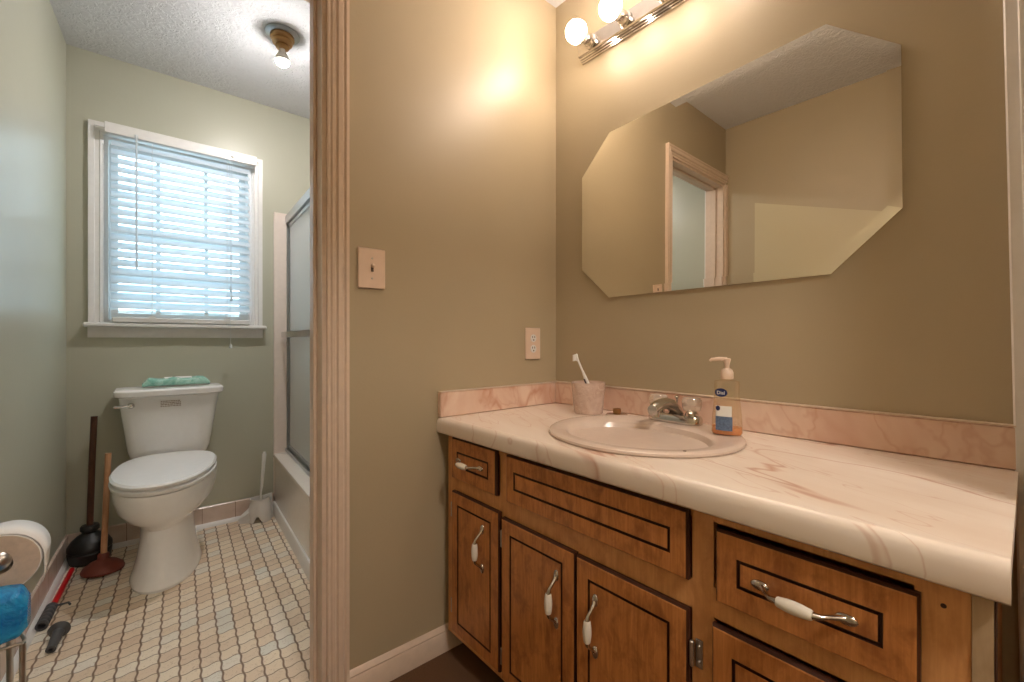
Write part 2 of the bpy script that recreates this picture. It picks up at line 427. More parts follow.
# vertical board closing the vanity wall at the entry
mb = MB(); R = Matrix.Translation((0, .020, .9)) @ Matrix.Rotation(math.radians(-.95), 4, 'X') @ Matrix.Translation((0, -.020, -.9))
mb.box((1.312, -.045, .005), (1.334, .021, 2.43), rot=R, bev=.003); mb.box((1.306, -.06, .005), (1.312, .002, 2.43), rot=R, bev=.002)
struct('trim_4', mb, 'trimw')
mb = MB(); mb.box((1.300, -.12, 0), (XV, -.062, 2.43)); struct('trim_5', mb, 'trimw')

# ---- window
wn = MB()
def frame_rect(mb, x0, x1, z0, z1, wd, y0, y1, bev=.002):
    mb.box((x0, y0, z0), (x0+wd, y1, z1), bev=bev); mb.box((x1-wd, y0, z0), (x1, y1, z1), bev=bev)
    mb.box((x0+wd, y0, z0), (x1-wd, y1, z0+wd), bev=bev); mb.box((x0+wd, y0, z1-wd), (x1-wd, y1, z1), bev=bev)
wn = frame_rect_mb = MB(); frame_rect(wn, WX0, WX1, WZ0, WZ1, .018, YF, YF+.14, 0)
win = struct('window_1', wn, 'trimw')
win['label'] = 'double hung window behind the white venetian blind above the toilet'
mb = MB()
# casing: stepped profile around three sides
cp = [(0, 0), (0, .012), (.012, .015), (.016, .010), (.030, .012), (.034, .018), (.054, .02), (.054, 0)]
mb.loft([[Vector((WX0 - a, YF - t, z + (a if z > 2 else 0))) for a, t in cp] for z in (WZ0, WZ1)])
mb.loft([[Vector((WX1 + a, YF - t, z + (a if z > 2 else 0))) for a, t in cp] for z in (WZ0, WZ1)])
mb.loft([[Vector((x + sg*a, YF - t, WZ1 + a)) for a, t in cp] for x, sg in ((WX0, -1), (WX1, 1))])
mb.build('window_frame', 'trimw', win, ang=25)
mb = MB(); mb.box((WX0-.07, YF-.058, WZ0-.022), (WX1+.07, YF+.06, WZ0), bev=.006)
mb.build('window_sill', 'trimw', win)
mb = MB(); ap = [(0, 0), (.014, 0), (.016, .012), (.012, .02), (.018, .05), (0, .05)]
mb.loft([[Vector((x, YF-a, WZ0-.072+z)) for a, z in ap] for x in (WX0-.056, WX1+.056)])
mb.build('apron', 'trimw', win)
mb = MB(); zm = (WZ0+WZ1)/2
frame_rect(mb, WX0+.018, WX1-.018, zm-.02, WZ1-.018, .034, YF+.075, YF+.10); frame_rect(mb, WX0+.018, WX1-.018, WZ0+.018, zm+.02, .034, YF+.045, YF+.07)
xm = (WX0+WX1)/2
for z0, z1, yy in ((zm+.014, WZ1-.052, YF+.08), (WZ0+.052, zm-.014, YF+.05)):
    for fr in (1/3, 2/3):
        x = WX0 + (WX1-WX0)*fr; mb.box((x-.009, yy, z0), (x+.009, yy+.016, z1))
    z = (z0+z1)/2; mb.box((WX0+.05, yy+.002, z-.009), (WX1-.05, yy+.014, z+.009))
mb.build('sash', 'trimw', win)
MB().box((WX0+.02, YF+.086, zm-.015), (WX1-.02, YF+.089, WZ1-.02)).box((WX0+.02, YF+.056, WZ0+.02), (WX1-.02, YF+.059, zm+.015)).build('pane', 'pane', win)

# ---- blind
bx0, bx1 = -.100, .488
bl = thing('venetian_blind', 'white venetian blind with slats half closed in the window above the toilet', 'blind', (.19, 2.9, WZ0))
MB().box((bx0-.015, 2.865, 2.046), (bx1+.025, 2.925, 2.092), bev=.003).box((bx0-.022, 2.857, 2.044), (bx1+.03, 2.864, 2.096), bev=.002).build('headrail', 'trimw', bl)
mb = MB(); zz = 1.225; tilt = math.radians(47)
while zz < 2.03:
    R = Matrix.Translation((0, 2.897, zz)) @ Matrix.Rotation(tilt, 4, 'X')
    pr = [(-.025, -.0008), (-.012, .0016), (0, .0024), (.012, .0016), (.025, -.0008), (.025, -.0036), (.012, -.0012), (0, -.0004), (-.012, -.0012), (-.025, -.0036)]
    # inner (room-side) edge up
    mb.loft([[R @ Vector((x, -a, b)) for a, b in pr][::1] for x in (bx0, bx1)])
    zz += .0415
mb.build('slats', 'slat', bl)
mb = MB()
for k in range(5): mb.box((bx0, 2.872, 1.166+k*.0065), (bx1, 2.922, 1.169+k*.0065))
mb.box((bx0+.003, 2.870, 1.136), (bx1-.003, 2.924, 1.162), bev=.004)
mb.build('bottom_rail', 'trimw', bl)
mb = MB()
for x in (.055, .375):
    mb.tube([(x, 2.869, 1.14), (x, 2.869, 2.04)], .0012, 6); mb.tube([(x, 2.926, 1.14), (x, 2.926, 2.04)], .0012, 6)
    mb.box((x-.014, 2.866, 1.150), (x+.014, 2.870, 1.170))
mb.build('ladder_cord', 'trimw', bl)
MB().tube([(-.006, 2.852, 2.045), (-.005, 2.853, 1.40)], .0042, 8).tube([(-.006, 2.852, 2.06), (-.006, 2.852, 2.045)], .0065, 8).build('tilt_wand', 'slat', bl)
mb = MB(); mb.tube([(.385, 2.852, 2.04), (.39, 2.852, 1.35)], .0014, 6); mb.tube([(.395, 2.852, 2.04), (.392, 2.852, 1.30)], .0014, 6); mb.tube([(.391, 2.852, 1.35), (.386, 2.850, 1.20), (.389, 2.850, 1.12), (.389, 2.848, 1.03)], .0012, 6)
mb.lathe([(.002, 0), (.006, -.008), (.007, -.03), (.003, -.034)], (.39, 2.852, 1.35), n=12); mb.lathe([(.002, 0), (.006, -.008), (.007, -.03), (.003, -.034)], (.392, 2.852, 1.30), n=12)
mb.lathe([(.002, 0), (.007, -.01), (.008, -.022), (.003, -.026)], (.389, 2.848, 1.03), n=12)
mb.build('lift_cord', 'slat', bl)
MB().lathe([(.008, 0), (.008, .004), (.003, .006)], (.40, 2.8568, 2.066), (0, -1, 0), 14).build('cord_lock', 'steel', bl)

# ================================================================== TUB + SHOWER
tub = thing('bathtub', 'white bathtub with flat apron beneath the sliding shower doors', 'bathtub', (.95, 2.15, 0))
mb = MB()
def quad(xo, xi, y0, y1, z):   # ring of a skewed rectangle
    return [Vector((tx(y0)+xo, y0, z)), Vector((1.40-xi, y0, z)), Vector((1.40-xi, y1, z)), Vector((tx(y1)+xo, y1, z))]
def rr(xo, xi, g, z, n=6, r=.1):
    y0, y1 = YP2+g, YF-g; x0 = tx((y0+y1)/2)+xo; x1 = 1.395-xi; pts = []
    for cx, cy, a0 in ((x0+r, y0+r, pi), (x1-r, y0+r, 1.5*pi), (x1-r, y1-r, 0), (x0+r, y1-r, .5*pi)):
        for k in range(n+1):
            a = a0 + k*pi/2/n; pts.append(Vector((cx+r*math.cos(a)*1, cy+r*math.sin(a), z)))
    return [Vector((q.x - K*(YF-q.y) + K*(YF-(y0+y1)/2) if q.x < (x0+x1)/2 else q.x, q.y, q.z)) for q in pts]
TH = .375
mb.loft([rr(0, 0, .002, FZ, r=.004), rr(0, 0, .002, TH-.03, r=.004), rr(-.004, 0, .002, TH-.02, r=.006), rr(-.002, 0, .002, TH-.005, r=.006), rr(.006, 0, .006, TH, r=.01), rr(.09, .05, .07, TH, r=.12), rr(.10, .06, .08, TH-.02, r=.12), rr(.15, .10, .14, .10, r=.12), rr(.19, .14, .2, .07, r=.1)], True, True)
mb.build('basin', 'tub', tub)
mb = MB(); vbar(mb, [(0, FZ), (.012, FZ), (.012, .09), (.008, .098), (0, .098)], (tx(YP2+.02), YP2+.02, 0), (tx(YF-.03), YF-.03, 0), (-1, K, 0)); mb.build('apron_strip', 'trimw', tub)
MB().lathe([(.03, 0), (.03, .003), (.01, .004)], (1.0, 2.62, .071), n=20).build('drain', 'chrome', tub)
sur = thing('tub_surround', 'white panel lining the tub alcove with a flange beside the window', 'shower surround', (1.0, 2.16, .375))
mb = MB(); mb.box((.617, YF-.016, 0.118), (.692, YF-.001, 1.815), bev=.003); mb.box((.692, YF-.008, TH), (1.39, YF-.001, 1.805)); mb.box((1.386, YP2+.01, TH+.001), (1.396, YF-.01, 1.805)); mb.box((.66, YP2+.001, TH+.001), (1.386, YP2+.009, 1.805))
mb.build('panel', 'surround', sur)
sd = thing('sliding_shower_door', 'pair of obscure glass sliding shower doors framed in silver metal', 'shower door', (.66, 2.16, .375))
dx = lambda y, o: tx(y)+.072+o
def sbar(mb, o0, o1, z0, z1, y0, y1):
    mb.loft([[Vector((dx(y, o0), y, z0)), Vector((dx(y, o1), y, z0)), Vector((dx(y, o1), y, z1)), Vector((dx(y, o0), y, z1))] for y in (y0, y1)])
y0, y1 = YP2+.012, YF-.018
mb = MB(); sbar(mb, -.012, .05, 1.752, 1.80, y0, y1); mb.build('top_track', 'alu', sd)
mb = MB(); sbar(mb, -.012, .05, TH+.001, TH+.022, y0, y1); mb.build('bottom_track', 'alu', sd)
mb = MB(); sbar(mb, -.006, .044, TH+.022, 1.752, y1-.014, y1); sbar(mb, -.006, .044, TH+.022, 1.752, y0, y0+.014); mb.build('wall_channel', 'alu', sd)
for o, a, b, nm in ((.008, 1.97, y1-.016, 'outer'), (.03, y0+.016, 2.10, 'inner')):
    mb = MB(); sbar(mb, o-.002, o+.003, TH+.04, 1.74, a+.018, b-.018); g = mb.build('glass_panel', 'frost', sd)
    mb = MB(); sbar(mb, o-.007, o+.008, TH+.024, 1.75, a, a+.02); sbar(mb, o-.007, o+.008, TH+.024, 1.75, b-.02, b); sbar(mb, o-.007, o+.008, TH+.024, TH+.046, a+.02, b-.02); sbar(mb, o-.007, o+.008, 1.728, 1.75, a+.02, b-.02); mb.build('panel_frame', 'alu', g)
mb = MB(); sbar(mb, -.04, -.032, 1.066, 1.098, 2.06, y1-.03); sbar(mb, -.034, .002, 1.07, 1.094, 2.06, 2.068); sbar(mb, -.034, .002, 1.07, 1.094, y1-.038, y1-.03); mb.build('towel_bar', 'chrome', sd)

# ================================================================== TOILET
TX = .097
t = thing('toilet', 'white two-piece toilet with the lid down below the window', 'toilet', (TX, 2.55, 0))
TR = math.radians(-11); PV = (.140, 2.72)
def egg(z, hw, yf, yb, n=40, cx=.140, e=1.0, dz=0):
    """front (camera side, -Y) elongated oval, back blunter; dz raises the back"""
    yc = yf + (yb-yf)*.60; pts = []
    for i in range(n):
        a = 2*pi*i/n; cs, sn = math.cos(a), math.sin(a)
        if sn < 0: y = yc + (yc-yf)*sn; x = cx + hw*(abs(cs)**.93)*(1 if cs > 0 else -1)
        else:
            y = yc + (yb-yc)*(abs(sn)**.75); x = cx + hw*(abs(cs)**.75)*(1 if cs > 0 else -1)
        pts.append(Vector((x, y, z + dz*(y-yf)/(yb-yf))))
    return [rotp(q) for q in pts]
def rotp(q):
    a, b = q.x-PV[0], q.y-PV[1]; return Vector((PV[0]+a*math.cos(TR)-b*math.sin(TR), PV[1]+a*math.sin(TR)+b*math.cos(TR), q.z))
mb = MB()
mb.loft([egg(FZ, .120, 2.278, 2.69), egg(FZ+.012, .124, 2.273, 2.695), egg(.055, .118, 2.281, 2.69), egg(.12, .103, 2.318, 2.68), egg(.20, .093, 2.335, 2.68), egg(.255, .093, 2.335, 2.68), egg(.282, .110, 2.31, 2.70), egg(.305, .138, 2.265, 2.72), egg(.345, .166, 2.228, 2.74), egg(.39, .178, 2.21, 2.76), egg(.42, .181, 2.203, 2.765, dz=.006), egg(.436, .180, 2.204, 2.765, dz=.012), egg(.440, .172, 2.212, 2.76, dz=.012), egg(.440, .13, 2.26, 2.66, dz=.010), egg(.40, .12, 2.27, 2.64), egg(.30, .08, 2.33, 2.58)], True, True)
mb.box((TX-.10, 2.68, .36), (TX+.13, 2.90, .461), bev=.02)
mb.build('bowl', 'white', t)
mb = MB(); mb.loft([egg(.441, .174, 2.21, 2.70, dz=.012), egg(.444, .183, 2.199, 2.705, dz=.012), egg(.456, .185, 2.196, 2.706, dz=.013), egg(.461, .177, 2.205, 2.70, dz=.013)]); mb.build('seat', 'seat', t)
mb = MB(); mb.loft([egg(.4635, .172, 2.212, 2.71, dz=.014), egg(.466, .182, 2.198, 2.715, dz=.014), egg(.478, .184, 2.194, 2.716, dz=.016), egg(.486, .177, 2.203, 2.71, dz=.016), egg(.489, .14, 2.25, 2.68, dz=.014), egg(.490, .06, 2.36, 2.60, dz=.008)]); mb.build('lid', 'seat', t)
mb = MB()
for x in (TX-.075, TX+.075): mb.lathe([(.012, -.02), (.014, 0), (.012, .02)], rotp(Vector((x+.043, 2.712, .476))), (1, 0, 0), 14)
mb.build('hinge', 'seat', t)
for x in (TX-.098, TX+.098):
    MB().lathe([(.017, 0), (.017, .012), (.012, .022), (.004, .026)], rotp(Vector((x+.043, 2.60, FZ+.008))), n=16).build('bolt_cap', 'seat', t)
def rrect(cx, cy, hw, hd, r, z, n=5, bow=0):
    pts = []
    for sx_, sy_, a0 in ((1, 1, 0), (-1, 1, .5*pi), (-1, -1, pi), (1, -1, 1.5*pi)):
        for k in range(n+1):
            a = a0 + k*pi/2/n; x = cx+sx_*(hw-r)+r*math.cos(a); y = cy+sy_*(hd-r)+r*math.sin(a)
            pts.append([x, y])
    res = []
    for i, (x, y) in enumerate(pts):
        res.append((x, y)); x2, y2 = pts[(i+1) % len(pts)]
        if i % (n+1) == n:
            for q in range(1, 8): res.append((x+(x2-x)*q/8, y+(y2-y)*q/8))
    return [Vector((x, y - (bow*(1-((x-cx)/hw)**2) if y < cy else 0), z)) for x, y in res]
KX = .127
mb = MB(); mb.loft([rrect(KX-.004, 2.833, .128, .062, .03, .462, bow=.008), rrect(KX-.004, 2.830, .153, .075, .035, .482, bow=.01), rrect(KX-.003, 2.826, .162, .082, .035, .515, bow=.014), rrect(KX, 2.817, .197, .092, .035, .775, bow=.018), rrect(KX, 2.817, .194, .09, .033, .778, bow=.018)])
tank = mb.build('tank', 'white', t)
mb = MB(); mb.loft([rrect(KX, 2.816, .204, .097, .03, .779, bow=.02), rrect(KX, 2.814, .212, .103, .03, .784, bow=.022), rrect(KX, 2.814, .215, .104, .03, .806, bow=.022), rrect(KX, 2.814, .208, .098, .028, .8145, bow=.02), rrect(KX, 2.814, .19, .085, .025, .8165, bow=.015)])
mb.build('tank_lid', 'white', t)
mb = MB(); hx = KX-.152; mb.lathe([(.012, 0), (.014, .004), (.013, .012), (.009, .02), (.004, .022)], (hx, 2.722, .742), (0, -1, 0), 18)
mb.tube([(hx, 2.707, .742), (hx-.02, 2.700, .744), (hx-.042, 2.699, .740), (hx-.058, 2.702, .741)], .006, 10, rs=[.006, .0045, .0055, .0065]); mb.build('flush_lever', 'chrome', t, label='chrome flush lever')
mb = MB()
for r_ in range(4):
    x = KX-.044
    while x < KX+.032:
        wd = random.uniform(.004, .012); mb.box((x, 2.7065, .752-r_*.008), (min(x+wd, KX+.034), 2.7075, .7555-r_*.008)); x += wd+.003
mb.build('printed_notice', 'brownprint', tank)
MB().lathe([(.004, 0), (.004, .003)], (KX+.158, 2.728, .752), (0, -1, 0), 10).build('screw', 'brownprint', tank)
mb = MB(); mb.tube([(KX-.12, 2.84, .49), (KX-.13, 2.85, .40), (KX-.14, 2.88, .25), (KX-.14, 2.90, .17)], .005, 8); mb.lathe([(.012, 0), (.012, .03), (.006, .04)], (KX-.14, 2.921, .16), (0, -1, 0), 12); mb.build('supply_line', 'chrome', t)

# wipes pack on tank
wp = thing('wipes_pack', 'small teal plastic pack lying on the toilet tank lid', 'pack', (.145, 2.80, .817))
mb = MB(); rings = []; N = 22; x0, x1 = .015, .285
for k in range(N+1):
    s = k/N; h = .024*min(1, 7*s+.38, 8*(1-s)+.5)*(1+.08*math.sin(17*s)); d = .052*(1-.15*abs(2*s-1)**4)
    zc = .8175+h+.002
    rings.append([Vector((x0+(x1-x0)*s, 2.80+d*math.copysign(abs(math.cos(a))**.7, math.cos(a)), zc+.6*h*math.copysign(abs(math.sin(a))**.7, math.sin(a))*(1.25 if math.sin(a) > 0 else 1.4))) for a in [2*pi*i/20 for i in range(20)]])
mb.loft(rings); mb.build('wrapper', 'teal', wp)
mb = MB(); mb.loft([[Vector((x, 2.80+dy, .861+(.0025 if abs(dy) < .02 else -.002)+dz)) for dy in (-.03, -.015, .015, .03)] for x, dz in ((.10, 0), (.16, .001), (.21, 0))], False, False, closed=False); mb.build('flap_label', 'label', wp)

# ================================================================== PLUNGERS, STICK, BRUSH
pg = thing('plunger', 'black flanged rubber plunger with a dark wooden handle in the corner', 'plunger', (-.170, 2.825, FZ))
cx, cy = -.170, 2.825
MB().lathe([(.060, .0), (.070, .004), (.076, .03), (.078, .05), (.074, .056), (.079, .063), (.078, .078), (.066, .100), (.046, .120), (.030, .130), (.027, .134), (.029, .141), (.034, .145), (.034, .160), (.031, .166), (.014, .167)], (cx, cy, FZ+.001), n=36).build('rubber_cup', 'black', pg)
MB().tube([(cx, cy, .193), (cx+.006, cy+.004, .45), (cx+.014, cy+.010, .693)], .0125, 14).build('handle', 'hdark', pg)
pr_ = thing('plunger', 'brick red rubber plunger with a light wooden handle left of the toilet', 'plunger', (-.118, 2.65, FZ))
cx, cy = -.118, 2.65
axd = Vector((.032, .05, 1)).normalized()
MB().lathe([(.064, .0), (.072, .003), (.074, .012), (.067, .026), (.046, .042), (.026, .050), (.020, .056), (.020, .072), (.017, .078), (.012, .079)], (cx, cy, FZ+.0045), axd, n=36).build('rubber_cup', 'redrub', pr_)
c0 = Vector((cx, cy, FZ)); MB().tube([c0+axd*.075, c0+axd*.3, c0+axd*.518], .0115, 14).build('handle', 'hlight', pr_)

st = thing('grabber_stick', 'red stick with a ribbed dark grey grip lying on the floor along the wall', 'stick', (-.24, 2.5, FZ))
a = Vector((-.222, 2.735, FZ+.012)); b = Vector((-.247, 2.40, FZ+.012)); d = (b-a).normalized()
MB().tube([a, b], .0095, 12).build('shaft', 'red', st)
c = b; mb = MB(); prof = [(.012, 0)]
for k in range(5): prof += [(.017, .012+k*.026), (.017, .026+k*.026), (.0145, .030+k*.026)]
prof += [(.017, .145), (.017, .152), (.011, .153), (.011, .13)]
mb.lathe(prof, c+Vector((0, 0, .006)), d, 18); mb.tube([c+Vector((.012, -.02, .01)), c+Vector((.03, -.028, .012)), c+Vector((.045, -.022, .010)), c+Vector((.05, -.035, .006))], .004, 8)
mb.build('grip', 'grey', st)
gr = thing('rubber_foot_tip', 'grey rubber cone with round flange on the floor beside the red stick grip', 'rubber tip', (-.21, 2.15, FZ))
o = Vector((-.205, 2.165, FZ+.030)); d = Vector((-.12, -1, -.17)).normalized()
mb = MB(); mb.lathe([(.010, -.003), (.022, -.002), (.028, .003), (.029, .008), (.024, .014), (.016, .020), (.015, .04), (.0125, .08), (.013, .10), (.010, .102), (.006, .102), (.006, .08)], o, d, 28); mb.build('tip', 'grey', gr)

br = thing('toilet_brush_holder', 'white plastic toilet brush holder standing in the corner by the tub', 'brush holder', (.530, 2.83, FZ))
cx, cy = .530, 2.838; mb = MB(); n = 40; rings = []
for z, r in ((0, .058), (.05, .060), (.10, .052), (.115, .047), (.128, .050), (.128, .044), (.10, .046), (.03, .052), (.012, .052)):
    ring = []
    for i in range(n):
        an = 2*pi*i/n; da = abs((an-math.radians(248)+pi) % (2*pi)-pi); notch = max(0, .045*(1-da/.42)) if z < .05 else 0
        ring.append(Vector((cx+r*math.cos(an), cy+r*math.sin(an)*.9, z+notch*(1-z/.05))))
    rings.append([q+Vector((0, 0, FZ)) for q in ring])
mb.loft(rings, False, False); mb.build('cup', 'trimw', br)
mb = MB(); mb.loft([[Vector((cx+.03, cy+.045, FZ)), Vector((cx+.068, cy-.005, FZ)), Vector((cx+.068, cy+.0, .04)), Vector((cx+.03, cy+.05, .04))], [Vector((cx+.03, cy+.045, .15)), Vector((cx+.062, cy+.01, .165)), Vector((cx+.062, cy+.015, .165)), Vector((cx+.03, cy+.05, .15))]]); mb.build('back_shield', 'trimw', br)
mb = MB(); mb.loft([[Vector((cx-.05, cy-.02, FZ+.001)), Vector((cx-.05, cy+.03, FZ+.001)), Vector((cx-.05, cy+.03, .10)), Vector((cx-.05, cy-.02, .09))], [Vector((cx-.105, cy+.015, FZ+.001)), Vector((cx-.105, cy+.035, FZ+.001)), Vector((cx-.105, cy+.035, .05)), Vector((cx-.105, cy+.015, .05))]]); mb.build('drip_lip', 'trimw', br)
bs = thing('toilet_brush', 'white handled toilet brush upright in its white holder by the tub', 'brush', (.54, 2.845, .02))
MB().tube([(.532, 2.84, .07), (.533, 2.84, .18), (.538, 2.84, .22), (.546, 2.84, .32), (.551, 2.84, .395), (.552, 2.84, .41)], .008, 12, rs=[.005, .005, .008, .0095, .011, .007]).build('handle', 'label', bs)
MB().lathe([(.006, .018), (.03, .03), (.034, .06), (.026, .09), (.006, .10)], (.532, 2.84, FZ), n=24).build('bristles', 'label', bs)

# ================================================================== PAPER STAND
sx0, sx1, sy0, sy1 = -.306, -.192, 1.425, 1.585
ps = thing('toilet_paper_stand', 'freestanding chrome wire toilet paper stand just inside the doorway by the left wall', 'paper stand', (-.25, 1.5, 0))
mb = MB()
sx2 = -.235
for x, y in ((sx0, sy0), (sx1, sy0), (sx2, sy1), (sx0, sy1)):
    mb = MB(); mb.tube([(x, y, FZ), (x, y, .385)], .0055, 10); mb.build('leg', 'steel', ps)
for z, nm in ((.385, 'top_ring'), (.12, 'lower_ring')):
    mb = MB(); r_ = .012; pts = [(sx0, sy0, z), (sx1, sy0, z), (sx1+.001, sy0+.015, z), (sx2, sy1, z), (sx0, sy1, z), (sx0, sy0, z)]
    mb.tube(pts, .0035, 8)
    for q in range(1, 6): mb.tube([(sx0+(sx1-sx0)*q/6, sy0, z), (sx0+(sx2-sx0)*q/6, sy1, z)], .002, 6)
    mb.build(nm, 'steel', ps)
mb = MB(); rx, rz = -.236, .556
mb.tube([(rx, sy1+.012, .385), (rx, sy1+.012, rz-.02), (rx, sy1+.006, rz-.004), (rx, sy1-.012, rz), (rx, 1.487, rz)], .007, 10); mb.tube([(rx, sy1+.012, .385), (rx, sy1+.012, .12)], .006, 8)
mb.build('arm', 'steel', ps)
MB().lathe([(.007, 0), (.017, -.003), (.021, -.010), (.018, -.020), (.010, -.026), (.003, -.028)], (rx, 1.488, rz), (0, 1, 0), 22).build('knob', 'steel', ps)
tp = thing('toilet_paper_roll', 'roll of white toilet paper on the arm of the wire stand', 'toilet paper', (rx, 1.54, rz))
mb = MB(); mb.mats = ['paperside', 'paper']
R0, r0, yA, yB = .0655, .021, 1.490, 1.592
zc = rz-.012
n = 56; ring = lambda r, y, sp=0: [Vector((rx+(r-sp*i/n)*math.cos(2*pi*i/n), y, zc+(r-sp*i/n)*math.sin(2*pi*i/n))) for i in range(n)]
mb.loft([ring(r0, yA), ring(R0-.002, yA), ring(R0, yA+.002), ring(R0, yB-.002), ring(R0-.002, yB), ring(r0, yB), ring(r0, yA)], False, False, mats=['paperside', 'paper', 'paper', 'paper', 'paperside', 'paperside', 'paperside'])
mb.build('roll', 'paper', tp)
mb = MB(); rings = []
arc = [(a_, 0) for a_ in range(150, -16, -8)]
pts = [(rx+(R0+.0012+ (150-a_)*.00002)*math.cos(math.radians(a_)), zc+(R0+.0012+(150-a_)*.00002)*math.sin(math.radians(a_))) for a_, _ in arc]
lx_, lz_ = pts[-1]; pts += [(lx_+.001, lz_-.012), (lx_+.001, lz_-.028), (lx_-.002, lz_-.048)]
for k, (x, z) in enumerate(pts):
    tail = max(0, k-len(pts)+4); f = tail/3*.8
    rings.append([Vector((x, yA+.001, z)), Vector((x, yB-.001-.085*f, z))])
mb.loft(rings, False, False, closed=False); o = mb.build('loose_sheet', 'paper', tp)
md = o.modifiers.new('s', 'SOLIDIFY'); md.thickness = .0008
bp = thing('wrapped_roll_pack', 'blue plastic wrapped pack resting on top of the wire stand below the paper roll', 'pack', (-.25, 1.45, .39))
mb = MB(); rings = []; N = 24
for k in range(N+1):
    s = k/N; x = -.312+(.312-.186)*s; g = min(1, .6+5*s, .62+4*(1-s)); 
    rings.append([Vector((x, 1.453+.034*g*math.copysign(abs(math.cos(a_))**.45, math.cos(a_)), .447+(.054*g*(1+.06*math.sin(9*s+a_*2)))*math.copysign(abs(math.sin(a_))**.45, math.sin(a_)) - (1-g)*.01)) for a_ in [2*pi*i/28 for i in range(28)]])
mb.loft(rings); mb.build('wrapper', 'bluefilm', bp)

# ================================================================== VANITY
vc = thing('vanity_cabinet', 'stained wooden vanity cabinet with dark grooved doors below the marble worktop', 'cabinet', (1.05, .65, 0))
FX = .793
CY0, CY1, CZ0, CZ1 = .030, 1.262, .078, .745
mb = MB(); mb.box((FX+.018, CY0+.006, CZ0), (XV-.002, CY0+.020, CZ1)); mb.box((FX+.018, CY1-.018, CZ0), (XV-.002, CY1-.002, CZ1)); mb.box((FX+.018, CY0+.02, CZ0), (XV-.002, CY1-.018, CZ0+.016)); mb.box((XV-.012, CY0+.02, CZ0+.016), (XV-.003, CY1-.018, CZ1))
mb.build('carcass', 'woodf', vc)
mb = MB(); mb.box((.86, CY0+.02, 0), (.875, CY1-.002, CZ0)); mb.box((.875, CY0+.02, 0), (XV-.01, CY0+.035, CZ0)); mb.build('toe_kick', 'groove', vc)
mb = MB()
for a_, b_ in ((CY1-.045, CY1), (.952, .985), (.37, .41), (.047, .10)): mb.box((FX, a_, CZ0), (FX+.018, b_, CZ1))
for z0, z1 in ((CZ0, .118), (.545, .60), (.718, CZ1)):
    for a_, b_ in ((.10, .37), (.41, .952), (.985, CY1-.045)): mb.box((FX+.0003, a_, z0), (FX+.018, b_, z1))
mb.build('face_frame', 'woodf', vc)
MB().box((FX-.002, CY0-.002, CZ0), (FX+.018, .0465, CZ1)).build('filler_strip', 'woodg', vc)
MB().box((FX+.001, CY0-.004, CZ0), (FX+.03, CY0-.0022, CZ1)).build('edge_strip', 'groove', vc)
mb = MB(); mb.lathe([(.003, 0), (.003, .0008)], (FX-.0002, .072, .703), (-1, 0, 0), 12); mb.build('screw_plug', 'groove', vc)

def panel(name, y0, y1, z0, z1, iu, iv, gw=.006):
    mb = MB(); mb.mats = ['wood', 'groove']; T = .015
    def rg(n_, u, v): return [Vector((FX-n_, y0+u, z0+v)), Vector((FX-n_, y1-u, z0+v)), Vector((FX-n_, y1-u, z1-v)), Vector((FX-n_, y0+u, z1-v))]
    rings = [rg(.0008, 0, 0), rg(T-.006, 0, 0), rg(T-.001, .003, .003), rg(T, .005, .005), rg(T, iu, iv), rg(T-.005, iu+.0015, iv+.0015), rg(T-.005, iu+gw-.0015, iv+gw-.0015), rg(T-.0005, iu+gw, iv+gw)]
    mb.loft(rings, mats=['groove', 'groove', 'wood', 'wood', 'groove', 'groove', 'groove', 'wood'])
    o_ = mb.build(name, 'wood', vc, ang=20); return o_
def handle(door, cy_, cz_, vertical):
    def P(s, n_, l=0): return Vector((FX-.0145-n_, cy_+(l if vertical else -s), cz_+(-s if vertical else l)))
    mb = MB()
    mb.tube([P(-.026, .0287), P(.026, .0287)], .0030, 8)
    for sg in (-1, 1):
        mb.tube([P(sg*.056, .002), P(sg*.050, .008, .001*sg), P(sg*.042, .018, .002*sg), P(sg*.034, .026, .001*sg), P(sg*.022, .0285)], .004, 10, rs=[.006, .0042, .0036, .004, .0062])
        c_ = P(sg*.058, .001)
        mb.ball(c_, 1, 18, 10, .0055, .0085 if vertical else .0145, .0145 if vertical else .0085)
    mb.build('handle', 'chrome', door, label='chrome handle')
    q = P(0, 0)-P(1, 0) ; mb = MB()
    mb.lathe([(.0066, -.024), (.0078, -.022), (.0095, -.01), (.0100, 0), (.0095, .01), (.0078, .022), (.0066, .024)], P(0, .0288), P(1, 0)-P(0, 0), 18); mb.build('handle_grip', 'ceramic', door, label='white ceramic grip')
d = panel('drawer', .990, 1.222, .600, .731, .033, .040); handle(d, 1.12, .664, False)
panel('drawer', .413, .944, .598, .728, .034, .040)
d = panel('drawer', .093, .361, .583, .712, .037, .040); handle(d, .229, .644, False)
d = panel('door', .975, 1.222, .102, .558, .036, .038); handle(d, 1.051, .428, True)
d = panel('door', .690, .964, .095, .548, .038, .037); handle(d, .748, .415, True)
d = panel('door', .412, .686, .095, .545, .036, .040); handle(d, .628, .408, True)
d = panel('door', .093, .368, .095, .541, .036, .042); handle(d, .152, .405, True)
def hinge(y, z):
    mb = MB(); mb.lathe([(.0028, -.024), (.0045, -.022), (.0045, .022), (.0028, .024)], (FX-.010, y, z), (0, 0, 1), 10)
    mb.box((FX-.003, y-.017, z-.026), (FX-.0002, y-.003, z+.026), bev=.001); mb.lathe([(.004, 0), (.002, .003)], (FX-.003, y-.010, z+.014), (-1, 0, 0), 10); mb.lathe([(.004, 0), (.002, .003)], (FX-.003, y-.010, z-.014), (-1, 0, 0), 10)
    mb.build('hinge', 'steel', vc)
for y, z in ((.406, .466), (.406, .17)): hinge(y, z)
